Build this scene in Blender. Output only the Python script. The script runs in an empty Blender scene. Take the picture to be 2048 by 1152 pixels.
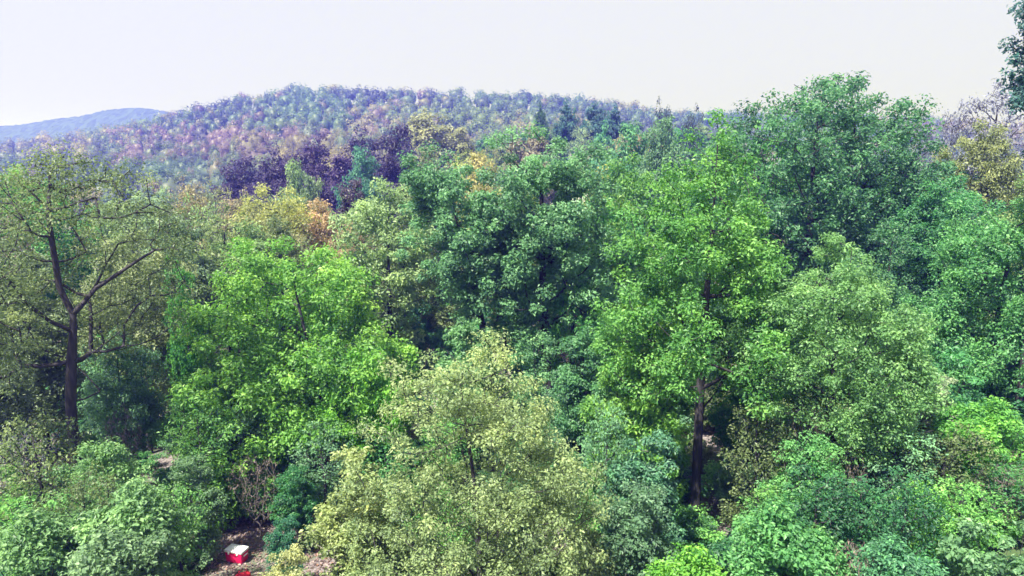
import bpy, math, random
import numpy as np
from mathutils import Vector

# ------------------------------------------------------------------ camera, sky, sun, exposure
S = bpy.context.scene
COL = S.collection
F, PITCH, CZ = 1462.0, math.radians(-11.0), 15.0           # focal length in photo pixels (2048 wide)
cam_d = bpy.data.cameras.new('camera'); cam = bpy.data.objects.new('camera', cam_d); COL.objects.link(cam)
cam.location = (0, 0, CZ); cam.rotation_euler = (math.pi/2 + PITCH, 0, 0)
cam_d.sensor_width = 36; cam_d.lens = F/2048*36; cam_d.clip_start = .1; cam_d.clip_end = 20000
S.camera = cam

SUN_EL, SUN_AZ = math.radians(60), math.radians(-138)      # high, behind the camera to the left
W = bpy.data.worlds.new('World'); S.world = W; W.use_nodes = True
nt = W.node_tree; nt.nodes.clear()
o = nt.nodes.new('ShaderNodeOutputWorld'); b = nt.nodes.new('ShaderNodeBackground')
sky = nt.nodes.new('ShaderNodeTexSky'); sky.sky_type = 'NISHITA'; sky.sun_disc = False
sky.sun_elevation = SUN_EL; sky.sun_rotation = SUN_AZ; sky.air_density = 1.0; sky.dust_density = 6; sky.ozone_density = 1
mx = nt.nodes.new('ShaderNodeMix'); mx.data_type = 'RGBA'      # thin white cloud veil over the blue
mx.inputs[0].default_value = .94
mx.inputs[7].default_value = (3.02, 3.05, 3.11, 1)
nt.links.new(sky.outputs[0], mx.inputs[6]); nt.links.new(mx.outputs[2], b.inputs[0]); b.inputs[1].default_value = .1
nt.links.new(b.outputs[0], o.inputs[0])

sl = bpy.data.lights.new('sun', 'SUN'); sl.energy = 5.0; sl.angle = math.radians(.8); sl.color = (1, .975, .93)
so = bpy.data.objects.new('sun', sl); COL.objects.link(so)
sd = Vector((math.sin(SUN_AZ)*math.cos(SUN_EL), math.cos(SUN_AZ)*math.cos(SUN_EL), math.sin(SUN_EL)))
so.rotation_euler = sd.to_track_quat('Z', 'Y').to_euler(); so.location = (0, 0, 100)

S.view_settings.view_transform = 'Standard'; S.view_settings.look = 'None'
S.view_settings.exposure = 1.52; S.view_settings.gamma = 1
S.render.engine = 'CYCLES'
cy = S.cycles
cy.max_bounces = 6; cy.diffuse_bounces = 4; cy.glossy_bounces = 1; cy.transmission_bounces = 4; cy.volume_bounces = 0
cy.caustics_reflective = False; cy.caustics_refractive = False; cy.sample_clamp_indirect = 4
cy.use_denoising = True

# ------------------------------------------------------------------ helpers
def P(px, py, D):
    """world point on the ray of photo pixel (px,py) at ground distance D ahead"""
    u, v = (px-1024)/F, -(py-576)/F
    c, s = math.cos(PITCH), math.sin(PITCH)
    dy, dz = c - v*s, s + v*c
    k = D/dy
    return np.array((u*k, D, CZ + dz*k))
def PX(x, y, z):
    c, s = math.cos(PITCH), math.sin(PITCH)
    z = z - CZ
    d = y*c + z*s; up = -y*s + z*c
    return 1024 + F*x/d, 576 - F*up/d
def sst(a, b_, t):
    t = np.clip((t-a)/(b_-a), 0, 1); return t*t*(3-2*t)
def noise2(x, y, seed=0):
    r = np.random.RandomState(seed); v = 0
    for _ in range(6):
        a = r.uniform(0, 6.28); f = r.uniform(.5, 1.6); p = r.uniform(0, 6.28)
        v = v + np.sin((x*np.cos(a)+y*np.sin(a))*f + p)
    return v/3.5

sky_px = [-900, -300, 0, 150, 300, 420, 500, 600, 800, 1000, 1150, 1250, 1330, 1500, 1800, 2048, 2700]
sky_py = [330, 305, 285, 268, 236, 209, 194, 180, 184, 188, 197, 212, 222, 228, 236, 250, 280]
CRX = np.array([P(a, c, 600)[0] for a, c in zip(sky_px, sky_py)])
CRZ = np.array([P(a, c, 600)[2]-12.5 for a, c in zip(sky_px, sky_py)])
def ground_z(x, y):
    x = np.asarray(x, float); y = np.asarray(y, float)
    z = 5.0*sst(3, 26, x)*(1-sst(70, 150, y))*sst(-10, 15, y)
    z = z - 8*sst(45, 120, y)*(1-sst(500, 800, y))
    crest = np.interp(x*600/np.clip(y, 150, 600), CRX, CRZ) + 8
    z = z + crest*sst(140, 600, y)*(1-1.25*sst(600, 1100, y))
    z = z + 19.5*np.exp(-((x-32)/52)**2-((y-185)/58)**2)
    z = z + .25*noise2(x/4, y/4, 3)*sst(5, 20, y) + 1.2*noise2(x/28, y/28, 5)*sst(60, 150, y)
    return z

# ------------------------------------------------------------------ materials
def mat(name):
    m = bpy.data.materials.new(name); m.use_nodes = True; n = m.node_tree; n.nodes.clear()
    return m, n, n.nodes.new('ShaderNodeOutputMaterial')
def N(n, t, **kw):
    x = n.nodes.new(t)
    for k, v in kw.items(): setattr(x, k, v)
    return x
def leaf_material(name, source):
    m, n, out = mat(name)
    if source == 'object':
        ci = N(n, 'ShaderNodeObjectInfo').outputs['Color']
    else:
        ci = N(n, 'ShaderNodeAttribute', attribute_name='leaf_colour').outputs['Color']
    t = N(n, 'ShaderNodeAttribute', attribute_name='tint').outputs['Fac']
    # young leaves yellower and paler, older ones deeper
    hs = N(n, 'ShaderNodeHueSaturation'); n.links.new(ci, hs.inputs['Color'])
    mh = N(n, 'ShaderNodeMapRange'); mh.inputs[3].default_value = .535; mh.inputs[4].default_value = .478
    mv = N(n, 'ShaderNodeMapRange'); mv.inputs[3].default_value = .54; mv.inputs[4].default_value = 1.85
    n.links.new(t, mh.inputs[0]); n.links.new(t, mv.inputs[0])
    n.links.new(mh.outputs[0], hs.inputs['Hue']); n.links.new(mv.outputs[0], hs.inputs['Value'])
    p = N(n, 'ShaderNodeBsdfPrincipled'); p.inputs['Roughness'].default_value = .5
    p.inputs['Specular IOR Level'].default_value = .55
    tr = N(n, 'ShaderNodeBsdfTranslucent')
    hs2 = N(n, 'ShaderNodeHueSaturation'); hs2.inputs['Hue'].default_value = .492
    hs2.inputs['Saturation'].default_value = 1.12; hs2.inputs['Value'].default_value = 1.35
    n.links.new(hs.outputs[0], hs2.inputs['Color'])
    n.links.new(hs.outputs[0], p.inputs['Base Color']); n.links.new(hs2.outputs[0], tr.inputs[0])
    mix = N(n, 'ShaderNodeMixShader'); mix.inputs[0].default_value = .46
    n.links.new(p.outputs[0], mix.inputs[1]); n.links.new(tr.outputs[0], mix.inputs[2])
    n.links.new(mix.outputs[0], out.inputs[0])
    return m
M_LEAF = leaf_material('leaf', 'object'); M_LEAFA = leaf_material('leaf_mass', 'attr')
def bark_material(name, c0, c1, scale):
    m, n, out = mat(name)
    tc = N(n, 'ShaderNodeTexCoord'); mp = N(n, 'ShaderNodeMapping'); mp.inputs['Scale'].default_value = (scale, scale, scale*.22)
    no = N(n, 'ShaderNodeTexNoise'); no.inputs['Scale'].default_value = 1; no.inputs['Detail'].default_value = 5
    cr = N(n, 'ShaderNodeValToRGB'); cr.color_ramp.elements[0].color = (*c0, 1); cr.color_ramp.elements[1].color = (*c1, 1)
    cr.color_ramp.elements[0].position = .35; cr.color_ramp.elements[1].position = .7
    p = N(n, 'ShaderNodeBsdfPrincipled'); p.inputs['Roughness'].default_value = .9
    bu = N(n, 'ShaderNodeBump'); bu.inputs['Strength'].default_value = .6; bu.inputs['Distance'].default_value = .03
    n.links.new(tc.outputs['Object'], mp.inputs[0]); n.links.new(mp.outputs[0], no.inputs[0]); n.links.new(no.outputs[0], cr.inputs[0])
    n.links.new(cr.outputs[0], p.inputs['Base Color']); n.links.new(no.outputs[0], bu.inputs['Height']); n.links.new(bu.outputs[0], p.inputs['Normal'])
    n.links.new(p.outputs[0], out.inputs[0]); return m
M_BARK = bark_material('bark_dark', (.014, .013, .018), (.048, .041, .047), 9)
M_TWIG = bark_material('bark_grey_twigs', (.16, .13, .14), (.34, .29, .29), 14)
def simple(name, c, rough=.6, spec=.4):
    m, n, out = mat(name); p = N(n, 'ShaderNodeBsdfPrincipled')
    no = N(n, 'ShaderNodeTexNoise'); no.inputs['Scale'].default_value = 9; no.inputs['Detail'].default_value = 4
    mr = N(n, 'ShaderNodeMapRange'); mr.inputs[3].default_value = .82; mr.inputs[4].default_value = 1.12
    hs = N(n, 'ShaderNodeHueSaturation'); hs.inputs['Color'].default_value = (*c, 1)
    n.links.new(no.outputs[0], mr.inputs[0]); n.links.new(mr.outputs[0], hs.inputs['Value']); n.links.new(hs.outputs[0], p.inputs['Base Color'])
    p.inputs['Roughness'].default_value = rough; p.inputs['Specular IOR Level'].default_value = spec
    n.links.new(p.outputs[0], out.inputs[0]); return m
def ground_material():
    m, n, out = mat('forest_floor'); tc = N(n, 'ShaderNodeTexCoord')
    n1 = N(n, 'ShaderNodeTexNoise'); n1.inputs['Scale'].default_value = .35; n1.inputs['Detail'].default_value = 8
    n2 = N(n, 'ShaderNodeTexNoise'); n2.inputs['Scale'].default_value = 9; n2.inputs['Detail'].default_value = 6
    for q in (n1, n2): n.links.new(tc.outputs['Object'], q.inputs[0])
    c1 = N(n, 'ShaderNodeValToRGB'); e = c1.color_ramp.elements
    e[0].position = .3; e[0].color = (.07, .058, .06, 1); e[1].position = .7; e[1].color = (.27, .22, .235, 1)
    c2 = N(n, 'ShaderNodeValToRGB'); e = c2.color_ramp.elements
    e[0].position = .42; e[0].color = (.0, .0, .0, 1); e[1].position = .62; e[1].color = (1, 1, 1, 1)
    mi = N(n, 'ShaderNodeMix', data_type='RGBA'); mi.inputs[7].default_value = (.05, .085, .03, 1)
    p = N(n, 'ShaderNodeBsdfPrincipled'); p.inputs['Roughness'].default_value = .95
    bu = N(n, 'ShaderNodeBump'); bu.inputs['Strength'].default_value = .8; bu.inputs['Distance'].default_value = .08
    n.links.new(n2.outputs[0], c1.inputs[0]); n.links.new(n1.outputs[0], c2.inputs[0])
    n.links.new(c2.outputs[0], mi.inputs[0]); n.links.new(c1.outputs[0], mi.inputs[6]); n.links.new(mi.outputs[2], p.inputs['Base Color'])
    n.links.new(n2.outputs[0], bu.inputs['Height']); n.links.new(bu.outputs[0], p.inputs['Normal']); n.links.new(p.outputs[0], out.inputs[0])
    return m
M_GROUND = ground_material()

# ------------------------------------------------------------------ mesh helpers
def quads_mesh(name, V, n4, tint=None, colr=None, material=None, smooth=False, faces=None):
    me = bpy.data.meshes.new(name)
    V = np.asarray(V, np.float32)
    me.vertices.add(len(V)); me.vertices.foreach_set('co', V.ravel())
    if faces is None: faces = np.arange(n4*4, dtype=np.int32).reshape(-1, 4)
    faces = np.asarray(faces, np.int32); k = len(faces)
    me.loops.add(k*4); me.loops.foreach_set('vertex_index', faces.ravel())
    me.polygons.add(k); me.polygons.foreach_set('loop_start', np.arange(k, dtype=np.int32)*4)
    me.polygons.foreach_set('loop_total', np.full(k, 4, np.int32))
    me.polygons.foreach_set('use_smooth', np.full(k, smooth))
    if tint is not None:
        a = me.attributes.new('tint', 'FLOAT', 'FACE'); a.data.foreach_set('value', np.asarray(tint, np.float32))
    if colr is not None:
        a = me.attributes.new('leaf_colour', 'FLOAT_COLOR', 'FACE')
        a.data.foreach_set('color', np.c_[colr, np.ones(len(colr))].astype(np.float32).ravel())
    me.update(calc_edges=True)
    if material: me.materials.append(material)
    return me
def norm(v): return v/np.maximum(np.linalg.norm(v, axis=-1, keepdims=True), 1e-9)
def tube_edges(A, B, ra, rb, k):
    """open frusta for every edge A->B, returns verts, faces"""
    d = norm(B-A); h = np.where(np.abs(d[:, 2:3]) < .9, np.array([[0, 0, 1.]]), np.array([[1., 0, 0]]))
    u = norm(np.cross(d, h)); w = np.cross(d, u)
    an = np.arange(k)*2*np.pi/k
    ring = u[:, None]*np.cos(an)[None, :, None] + w[:, None]*np.sin(an)[None, :, None]
    va = A[:, None]+ring*ra[:, None, None]; vb = B[:, None]+ring*rb[:, None, None]
    V = np.concatenate([va, vb], 1).reshape(-1, 3)
    i = np.arange(k); j = (i+1) % k
    f = np.stack([i, j, j+k, i+k], 1)[None] + (np.arange(len(A))*2*k)[:, None, None]
    return V, f.reshape(-1, 4)
def tube_path(pts, r, k):
    pts = np.asarray(pts, float); r = np.asarray(r, float)
    d = np.gradient(pts, axis=0); d = norm(d)
    h = np.array([1., 0, 0]) if abs(d[0, 0]) < .8 else np.array([0, 1., 0])
    u = norm(np.cross(d, h)); w = np.cross(d, u); an = np.arange(k)*2*np.pi/k
    V = (pts[:, None]+(u[:, None]*np.cos(an)[None, :, None]+w[:, None]*np.sin(an)[None, :, None])*r[:, None, None]).reshape(-1, 3)
    i = np.arange(k); j = (i+1) % k
    f = np.stack([i, j, j+k, i+k], 1)[None]+(np.arange(len(pts)-1)*k)[:, None, None]
    return V, f.reshape(-1, 4)

def leaves(rng, C, rad, per, L, asp=.55, flat=.6, droop=.25, up=.7, outw=0.0, ctint=None, tj=.15, gz_=.10, topt=0.0):
    """leaf rhombi around cluster centres C"""
    K = len(C); n = K*per
    idx = np.repeat(np.arange(K), per)
    g = rng.normal(size=(n, 3)); g = norm(g)*(rng.uniform(size=(n, 1))**.45)
    off = g*np.array([1, 1, flat])*np.asarray(rad)[idx][:, None]
    p = C[idx]+off
    nn = norm(g*.55 + np.array([0, 0, up]) + rng.normal(size=(n, 3))*.45)
    if outw:
        cc = C.mean(0)-np.array([0, 0, .25*(C[:, 2].max()-C[:, 2].min())])
        nn = norm(nn*(1-outw)+norm((p-cc)/(C.std(0)+1e-6))*outw)
    ax = norm(norm(off)+rng.normal(size=(n, 3))*.7+np.array([0, 0, -droop]))
    ax = norm(ax-nn*np.sum(ax*nn, 1, keepdims=True))
    sx = np.cross(nn, ax)
    l = L*rng.uniform(.5, 1.5, (n, 1)); w = l*asp*rng.uniform(.8, 1.2, (n, 1))*.5
    fold = nn*w*.35
    V = np.stack([p-ax*l*.5, p-ax*l*.02+sx*w+fold, p+ax*l*.5-nn*l*.08, p-ax*l*.02-sx*w+fold], 1).reshape(-1, 3)
    ct = rng.normal(size=K)*tj if ctint is None else ctint
    ct = ct+.10*noise2(C[:, 0]*.7+C[:, 2]*.5, C[:, 1]*.7-C[:, 2]*.4, 13)
    if topt: ct = ct+topt*((C[:, 2]-C[:, 2].min())/np.ptp(C[:, 2])-.55)       # yellower new growth towards the top
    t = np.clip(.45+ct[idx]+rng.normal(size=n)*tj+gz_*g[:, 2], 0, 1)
    return V, t

def bumps(rng, n=9):
    d = norm(rng.normal(size=(n, 3))); a = rng.uniform(-.28, .3, n)
    def f(v): return 1+np.sum(a*np.exp(-(1-v@d.T)*5), 1)
    return f
PROF = {
    'oval':  lambda t: np.sin(np.pi*np.clip(t*.93+.05, 0, 1))**.6,
    'dome':  lambda t: np.sqrt(np.clip(1-np.clip((t-.25)/.75, 0, 1)**2, 0, 1))*np.clip(.72+t*1.1, 0, 1),
    'cone':  lambda t: np.clip(1-t, 0, 1)**.62*np.clip(.75+t*2, 0, 1)+.05,
    'block': lambda t: np.clip(1-np.clip((t-.3)/.7, 0, 1)**3.2, 0, 1)**.5*np.clip(.7+t*1.2, 0, 1),
    'spire': lambda t: np.clip(1-t, 0, 1)**.72*np.clip(.6+t*1.7, 0, 1)*1.12+.04,
    'tent':  lambda t: np.clip(1-t, 0, 1)**.42*np.clip(.85+t, 0, 1)+.02,
    'egg':   lambda t: np.where(t < .35, .62+.38*np.sin(t/.35*np.pi/2), np.sqrt(np.clip(1-((t-.35)/.65)**2.2, 0, 1))),
    'vase':  lambda t: np.sqrt(np.clip(1-((t-.62)/.40)**2*(t > .62), 0, 1))*np.clip(.35+t*1.05, 0, 1),
}
def clusters(rng, K, z0, z1, R, prof='oval', shell=.38, lean=(0, 0), mind=None, ry=1.0):
    f = bumps(rng); pf = PROF[prof]; out = []
    if mind is None: mind = .62*(4.2*R*R*ry*(z1-z0)*.55/K)**(1/3)
    tries = 0; arr = np.zeros((K, 3)); n = 0
    while n < K and tries < 40:
        tries += 1
        t = rng.uniform(size=K*3)
        keep = rng.uniform(size=K*3) < pf(t)**1.6
        t = t[keep]; a = rng.uniform(0, 2*np.pi, len(t))
        rr = rng.uniform(size=len(t))**shell*pf(t)
        v = np.c_[np.cos(a)*rr, np.sin(a)*rr, (t-.4)*1.7]
        s = f(norm(v))
        q = np.c_[R*v[:, 0]*s+lean[0]*t, R*ry*v[:, 1]*s+lean[1]*t, z0+(z1-z0)*np.clip(t*(1+(s-1)*.45), 0, 1.06)]
        for p in q:
            if n >= K: break
            if n == 0 or np.min(np.sum((arr[:n]-p)**2, 1)) > mind*mind:
                arr[n] = p; n += 1
        mind *= .93
    return arr[:n]
def lobed(rng, K, z0, z1, R, prof='oval', M=16, lean=(0, 0), ry=1.0, fill=.3):
    """leaf clusters gathered into M separate boughs, so the crown has humps and hollows"""
    rl = .98*(R*R*ry*(z1-z0)*.62/M)**(1/3)
    B = clusters(rng, M, z0+rl*.35, z1-rl*.55, max(R-rl*.62, R*.5), prof, .42, lean, ry=ry)
    out = []
    for c in B:
        n = max(3, int(K/M*rng.uniform(.7, 1.35))); s = rl*rng.uniform(.65, 1.25)
        ow = np.array([c[0]-lean[0]*.5, c[1]-lean[1]*.5, 0]); ow = ow/max(np.linalg.norm(ow), .3*R)
        d = norm(rng.normal(size=(n, 3))+np.array([0, 0, .45])+ow*.6)
        out.append(c+d*(rng.uniform(size=(n, 1))**.35)*s*np.array([1.0, 1.0, .9]))
    n = int(K*fill)
    out.append(clusters(rng, n, z0, z1-rl*.3, R*.9, prof, .6, lean, ry=ry))
    C = np.concatenate(out); m = rl*.3
    C[:, 2] = z0+(C[:, 2]-z0)*(z1-m*.6-z0)/(C[:, 2].max()-z0)
    ax = np.c_[lean[0]*(C[:, 2]-z0)/(z1-z0), lean[1]*(C[:, 2]-z0)/(z1-z0)]
    d = C[:, :2]-ax; rr = np.percentile(np.hypot(d[:, 0], d[:, 1]/ry), 97)
    C[:, :2] = ax+d*(R-m*.6)/rr
    return C, rl
def grow(rng, trunk_pts, C, r0, step=.7, limbs=(), upbias=.7, limb_r=None):
    """join every leaf cluster to the nearest suitable wood below it; pipe-model radii"""
    pos = [np.array(p, float) for p in trunk_pts]; par = [-1]+list(range(len(pos)-1)); nt_ = len(pos)
    for li in limbs:
        li = [np.array(p, float) for p in li]
        j = int(np.argmin([np.sum((q-li[0])**2) for q in pos[:nt_]])); last = j
        for p in li[1:]: pos.append(p); par.append(last); last = len(pos)-1
    axis = np.array(trunk_pts, float)
    dist = np.min(np.linalg.norm(C[:, None]-axis[None], axis=2), 1)
    arr = np.zeros((len(pos)+len(C)*14, 3)); arr[:len(pos)] = pos; n = len(pos)
    for ci in np.argsort(dist):
        c = C[ci]; d = arr[:n]-c
        hd = np.hypot(d[:, 0], d[:, 1])
        cost = np.linalg.norm(d, axis=1)+upbias*np.maximum(0, d[:, 2]+.35*hd)
        cost[:3] += 3
        j = int(np.argmin(cost)); a = arr[j].copy(); ln = np.linalg.norm(c-a)
        k = max(1, min(12, int(math.ceil(ln/step)))); last = j
        mid = (a+c)/2+np.array([0, 0, -.12*ln])+rng.normal(size=3)*.08*ln
        for s in range(1, k+1):
            t = s/k; p = (1-t)**2*a+2*t*(1-t)*mid+t*t*c
            arr[n] = p; par.append(last); last = n; n += 1
    arr = arr[:n]; par = np.array(par)
    cnt = np.zeros(n); has = np.zeros(n, bool); has[par[par >= 0]] = True; cnt[~has] = 1
    for i in range(n-1, 0, -1):
        cnt[par[i]] += cnt[i]
    r = r0*(cnt/cnt[0])**.5
    if limb_r:
        q = nt_
        for li, (a, b2) in zip(limbs, limb_r):
            m = len(li)-1; r[q:q+m] = np.maximum(r[q:q+m], np.linspace(a, b2, m)); q += m
    return arr, par, r, nt_
def wood_mesh(name, arr, par, r, nt_, rmin, k_small, k_big, flare=1.35, material=M_BARK):
    """trunk and branches in one mesh"""
    tp = arr[:nt_]; tr = r[:nt_].copy(); tr[0] *= flare
    if len(tr) > 2: tr[1] *= 1+(flare-1)*.35
    V, f = tube_path(tp, np.maximum(tr, rmin), k_big)
    e = np.arange(nt_, len(arr)); rr = np.maximum(r, rmin)
    rp = np.minimum(rr[par[e]], rr[e]*1.25)
    V2, f2 = tube_edges(arr[par[e]], arr[e], rp, rr[e], k_small)
    return quads_mesh(name+'_wood', np.r_[V, V2], 0, material=material, smooth=True, faces=np.r_[f, f2+len(V)])

def trunk_line(rng, h, lean=(0, 0), wob=.12, n=14):
    t = np.linspace(0, 1, n)
    a, b2 = rng.uniform(0, 6.28, 2)
    return np.c_[lean[0]*t+wob*np.sin(t*5+a)*t, lean[1]*t+wob*np.sin(t*4+b2)*t, h*t]

def make_tree_meshes(name, seed, h, R, z0, prof='oval', K=160, per=150, L=.16, r0=.2, crad=None, shell=.38, lean=(0, 0), limbs=(),
                     trunk_to=.85, asp=.55, flat=.8, droop=.3, up=.55, rmin=.012, ks=4, kb=8, trunk=None, C=None, extra=None, ry=1.0, step=.7, material=M_BARK, M=None, outw=0.0, tj=.15, limb_r=None, fill=.3, bare=None, topt=0.0):
    rng = np.random.RandomState(seed)
    rl = None
    if C is None and M: C, rl = lobed(rng, K, z0, h-.1, R, prof, M, lean, ry, fill)
    if C is None: C = clusters(rng, K, z0, h-.15, R, prof, shell, lean, ry=ry)
    if bare: C = C[~((C[:, 1] < .9) & (np.abs(C[:, 0]) < .7) & (C[:, 2] < bare))]      # trunk left open to view
    if extra is not None: C = np.r_[C, extra]
    if trunk is None: trunk = trunk_line(rng, h*trunk_to, (lean[0]*.8, lean[1]*.8))
    arr, par, r, nt_ = grow(rng, trunk, C, r0, limbs=limbs, step=step, limb_r=limb_r)
    tm = wood_mesh(name, arr, par, r, nt_, rmin, ks, kb, material=material)
    if crad is None and rl: crad = rl*.40
    if crad is None: crad = .95*(4.2*R*R*(h-z0)*.6/len(C))**(1/3)
    leafy = rng.uniform(size=len(C)) > (.06 if per >= 100 else 0)      # a few dead, leafless twigs
    rad = crad*rng.uniform(.65, 1.25, int(leafy.sum()))
    V, t = leaves(rng, C[leafy], rad, per, L, asp, flat, droop, up, outw=outw, tj=tj, topt=topt)
    cm = quads_mesh(name+'_crown', V, len(V)//4, t, material=M_LEAF)
    return tm, cm

ALL = []
def add(name, meshes, loc, rz=0, sc=1.0, colour=(.1, .2, .05), label=None, cat='tree', group=None, parts=('trunk', 'crown')):
    root = bpy.data.objects.new(name, None); COL.objects.link(root)
    root.empty_display_size = .3
    root.location = loc; root.rotation_euler = (0, 0, rz)
    root.scale = (sc, sc, sc) if np.isscalar(sc) else sc
    if label: root['label'] = label
    root['category'] = cat
    if group: root['group'] = group
    for me, pn in zip(meshes, parts):
        if me is None: continue
        c = bpy.data.objects.new(pn, me); COL.objects.link(c); c.parent = root
        c.color = (*colour, 1)
    ALL.append(root)
    return root
def structure(name, me):
    ob = bpy.data.objects.new(name, me); COL.objects.link(ob); ob['kind'] = 'structure'; return ob

# ------------------------------------------------------------------ terrain
ys = np.r_[np.linspace(-60, 60, 61), 60*np.exp(np.linspace(0, math.log(3400/60), 150))[1:]]
tt = np.linspace(-1, 1, 221); tt = np.sign(tt)*np.abs(tt)**1.25
X = tt[None]*(70+np.maximum(ys, 0)*1.05)[:, None]; Y = np.repeat(ys[:, None], len(tt), 1)
Z = ground_z(X, Y); nr, nc = X.shape
ii = (np.arange(nr-1)[:, None]*nc+np.arange(nc-1)[None]).ravel()
structure('ground', quads_mesh('ground', np.stack([X, Y, Z], -1).reshape(-1, 3), 0, material=M_GROUND, smooth=True,
                               faces=np.stack([ii, ii+1, ii+1+nc, ii+nc], 1)))
# far wooded ridge
rp = [-700, -200, 0, 70, 110, 180, 215, 240, 290, 330, 420, 700, 1000, 1300, 1700, 2600]
rv = [285, 268, 257, 251, 243, 235, 225, 221, 220, 226, 240, 246, 246, 248, 255, 275]
RY = 1600.0
rx = np.array([P(a, c, RY)[0] for a, c in zip(rp, rv)]); rz = np.array([P(a, c, RY)[2] for a, c in zip(rp, rv)])
gx = np.linspace(rx[0], rx[-1], 900); gy = np.linspace(1300, 1900, 60)
GX, GY = np.meshgrid(gx, gy)
prof_ = np.exp(-((GY-RY)/210)**2*1.0)
rngR = np.random.RandomState(4)
GZ = -30+(np.interp(GX, rx, rz)+30)*prof_*(1+.03*noise2(GX/90, GY/90, 8)*(np.abs(GY-RY) > 40))+rngR.uniform(0, 5, GX.shape)*(prof_ > .2)
nr, nc = GX.shape; ii = (np.arange(nr-1)[:, None]*nc+np.arange(nc-1)[None]).ravel()
structure('far_ridge', quads_mesh('far_ridge', np.stack([GX, GY, GZ], -1).reshape(-1, 3), 0, smooth=False,
          material=simple('far_forest', (.05, .08, .04), .9, .1), faces=np.stack([ii, ii+1, ii+1+nc, ii+nc], 1)))

# ------------------------------------------------------------------ palette (leaf colours of the species)
LIME = (.15, .30, .06); GREEN = (.095, .235, .07); TEAL = (.13, .265, .12); DKTEAL = (.075, .185, .08)
PALE = (.215, .28, .125); OLIVE = (.125, .17, .07); YELLOW = (.33, .31, .13); ORANGE = (.34, .26, .145)
MINT = (.16, .30, .13); PURPLE = (.062, .05, .10); LAV = (.22, .23, .29); BROWN = (.19, .15, .13); PINK = (.25, .19, .25)
BLUEG = (.06, .14, .13); CONIF = (.045, .07, .08); PGREEN = (.19, .28, .12)

# ------------------------------------------------------------------ the large single trees
def gz(x, y): return float(ground_z(x, y))
def big(name, label, px, D, ytop, xl, xr, ybot, colour, seed, prof='oval', cx=None, **kw):
    """a tree from its trunk column, distance, crown top, sides and bottom"""
    top = P((xl+xr)/2, ytop, D); x = P(px, 600, D)[0]; g = gz(x, D)
    h = top[2]-g; z0 = max(.3, P(px, ybot, D)[2]-g)
    R = (P(xr, 500, D)[0]-P(xl, 500, D)[0])/2
    xc = P((xl+xr)/2, 500, D)[0]-x
    me = make_tree_meshes(name, seed, h, R, z0, prof, lean=(xc, 0) if abs(xc) > .2 else (0, 0), **kw)
    return add(name, me, (x, D, g-.05), colour=colour, label=label)

# forked oak on the left, limbs traced as real limbs
D = 25; x0 = P(145, 800, D)[0]; g0 = gz(x0, D)
def L3(px, py, dy=0):
    q = P(px, py, D+dy); return (q[0]-x0, q[1]-D, q[2]-g0)
tr = [(0, 0, 0), (0.02, 0, 1.2), L3(148, 900), L3(141, 800), L3(143, 720), L3(146, 660), L3(146, 625), L3(132, 600), L3(118, 570), L3(110, 520), L3(102, 470, -.3), L3(96, 420, -.4), L3(100, 370, -.3), L3(98, 330)]
limbs = [[L3(146, 640), L3(165, 605), L3(190, 575, .3), L3(235, 545, .5), L3(280, 515, .6), L3(310, 497, .7), L3(345, 493, .9)],
         [L3(141, 660), L3(100, 640, -.6), L3(60, 610, -1.2), L3(20, 560, -1.6), L3(-30, 520, -2)],
         [L3(143, 720), L3(190, 700, -.8), L3(240, 660, -1.4)], [L3(141, 800), L3(170, 795, .8), L3(200, 780, 1.5)]]
rng = np.random.RandomState(11)
C1 = clusters(rng, 330, L3(0, 740)[2], L3(0, 345)[2], P(395, 500, D)[0]/2-P(-130, 500, D)[0]/2, 'dome', .5, ry=.8)
C1[:, 0] += P(132, 500, D)[0]-x0
pxc = np.array([PX(q[0]+x0, q[1]+D, q[2]+g0) for q in C1])
front = (C1[:, 1] < 1.2) & (pxc[:, 0] > 60) & (pxc[:, 0] < 350) & (pxc[:, 1] > 440) & (pxc[:, 1] < 800)
C1 = C1[~front]
sp = np.array([L3(a, c, dd) for a, c, dd in [(90, 310, 0), (115, 330, .3), (70, 335, -.4), (130, 305, .4), (100, 360, .2), (60, 380, 0), (140, 365, 0), (165, 375, .3), (210, 350, .5), (85, 345, 1)]])
add('oak_tree', make_tree_meshes('forked_oak', 11, L3(0, 300)[2], 4.4, 3, C=C1, extra=sp, per=150, L=.105, r0=.185, trunk=tr, limbs=limbs, limb_r=[(.088, .025), (.045, .015), (.02, .012), (.02, .012)], crad=.66, asp=.5),
    (x0, D, g0-.05), colour=OLIVE, label='tall sparse olive oak with a dark forked trunk at the left')

big('maple_tree', 'bright lime green tree between the forked oak and the teal pair', 660, 31, 466, 340, 800, 880, LIME, 21, 'egg', K=420, per=128, L=.155, r0=.17, M=36)
big('hickory_tree', 'teal green tree with dark forking trunk, right one of the central pair', 1102, 38, 242, 930, 1215, 640, TEAL, 31, 'block', K=330, per=128, L=.165, r0=.24, M=26)
big('hickory_tree', 'teal green tree with a thinner trunk, left one of the central pair', 1006, 39, 282, 745, 1010, 650, TEAL, 32, 'dome', K=310, per=128, L=.165, r0=.19, M=24)
big('sassafras_tree', 'pale yellow green bushy tree filling the bottom centre foreground', 965, 20, 664, 560, 1270, 1330, PALE, 41, 'tent', K=660, per=125, L=.09, r0=.13, M=85, ry=.75, fill=.3, tj=.16, topt=.35)
big('tulip_tree', 'tall bright green tree with straight dark trunk right of centre', 1412, 26, 212, 1195, 1625, 790, (.125, .275, .065), 51, 'spire', K=460, per=128, L=.132, r0=.175, M=44, trunk_to=.95, bare=10.3)
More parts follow.
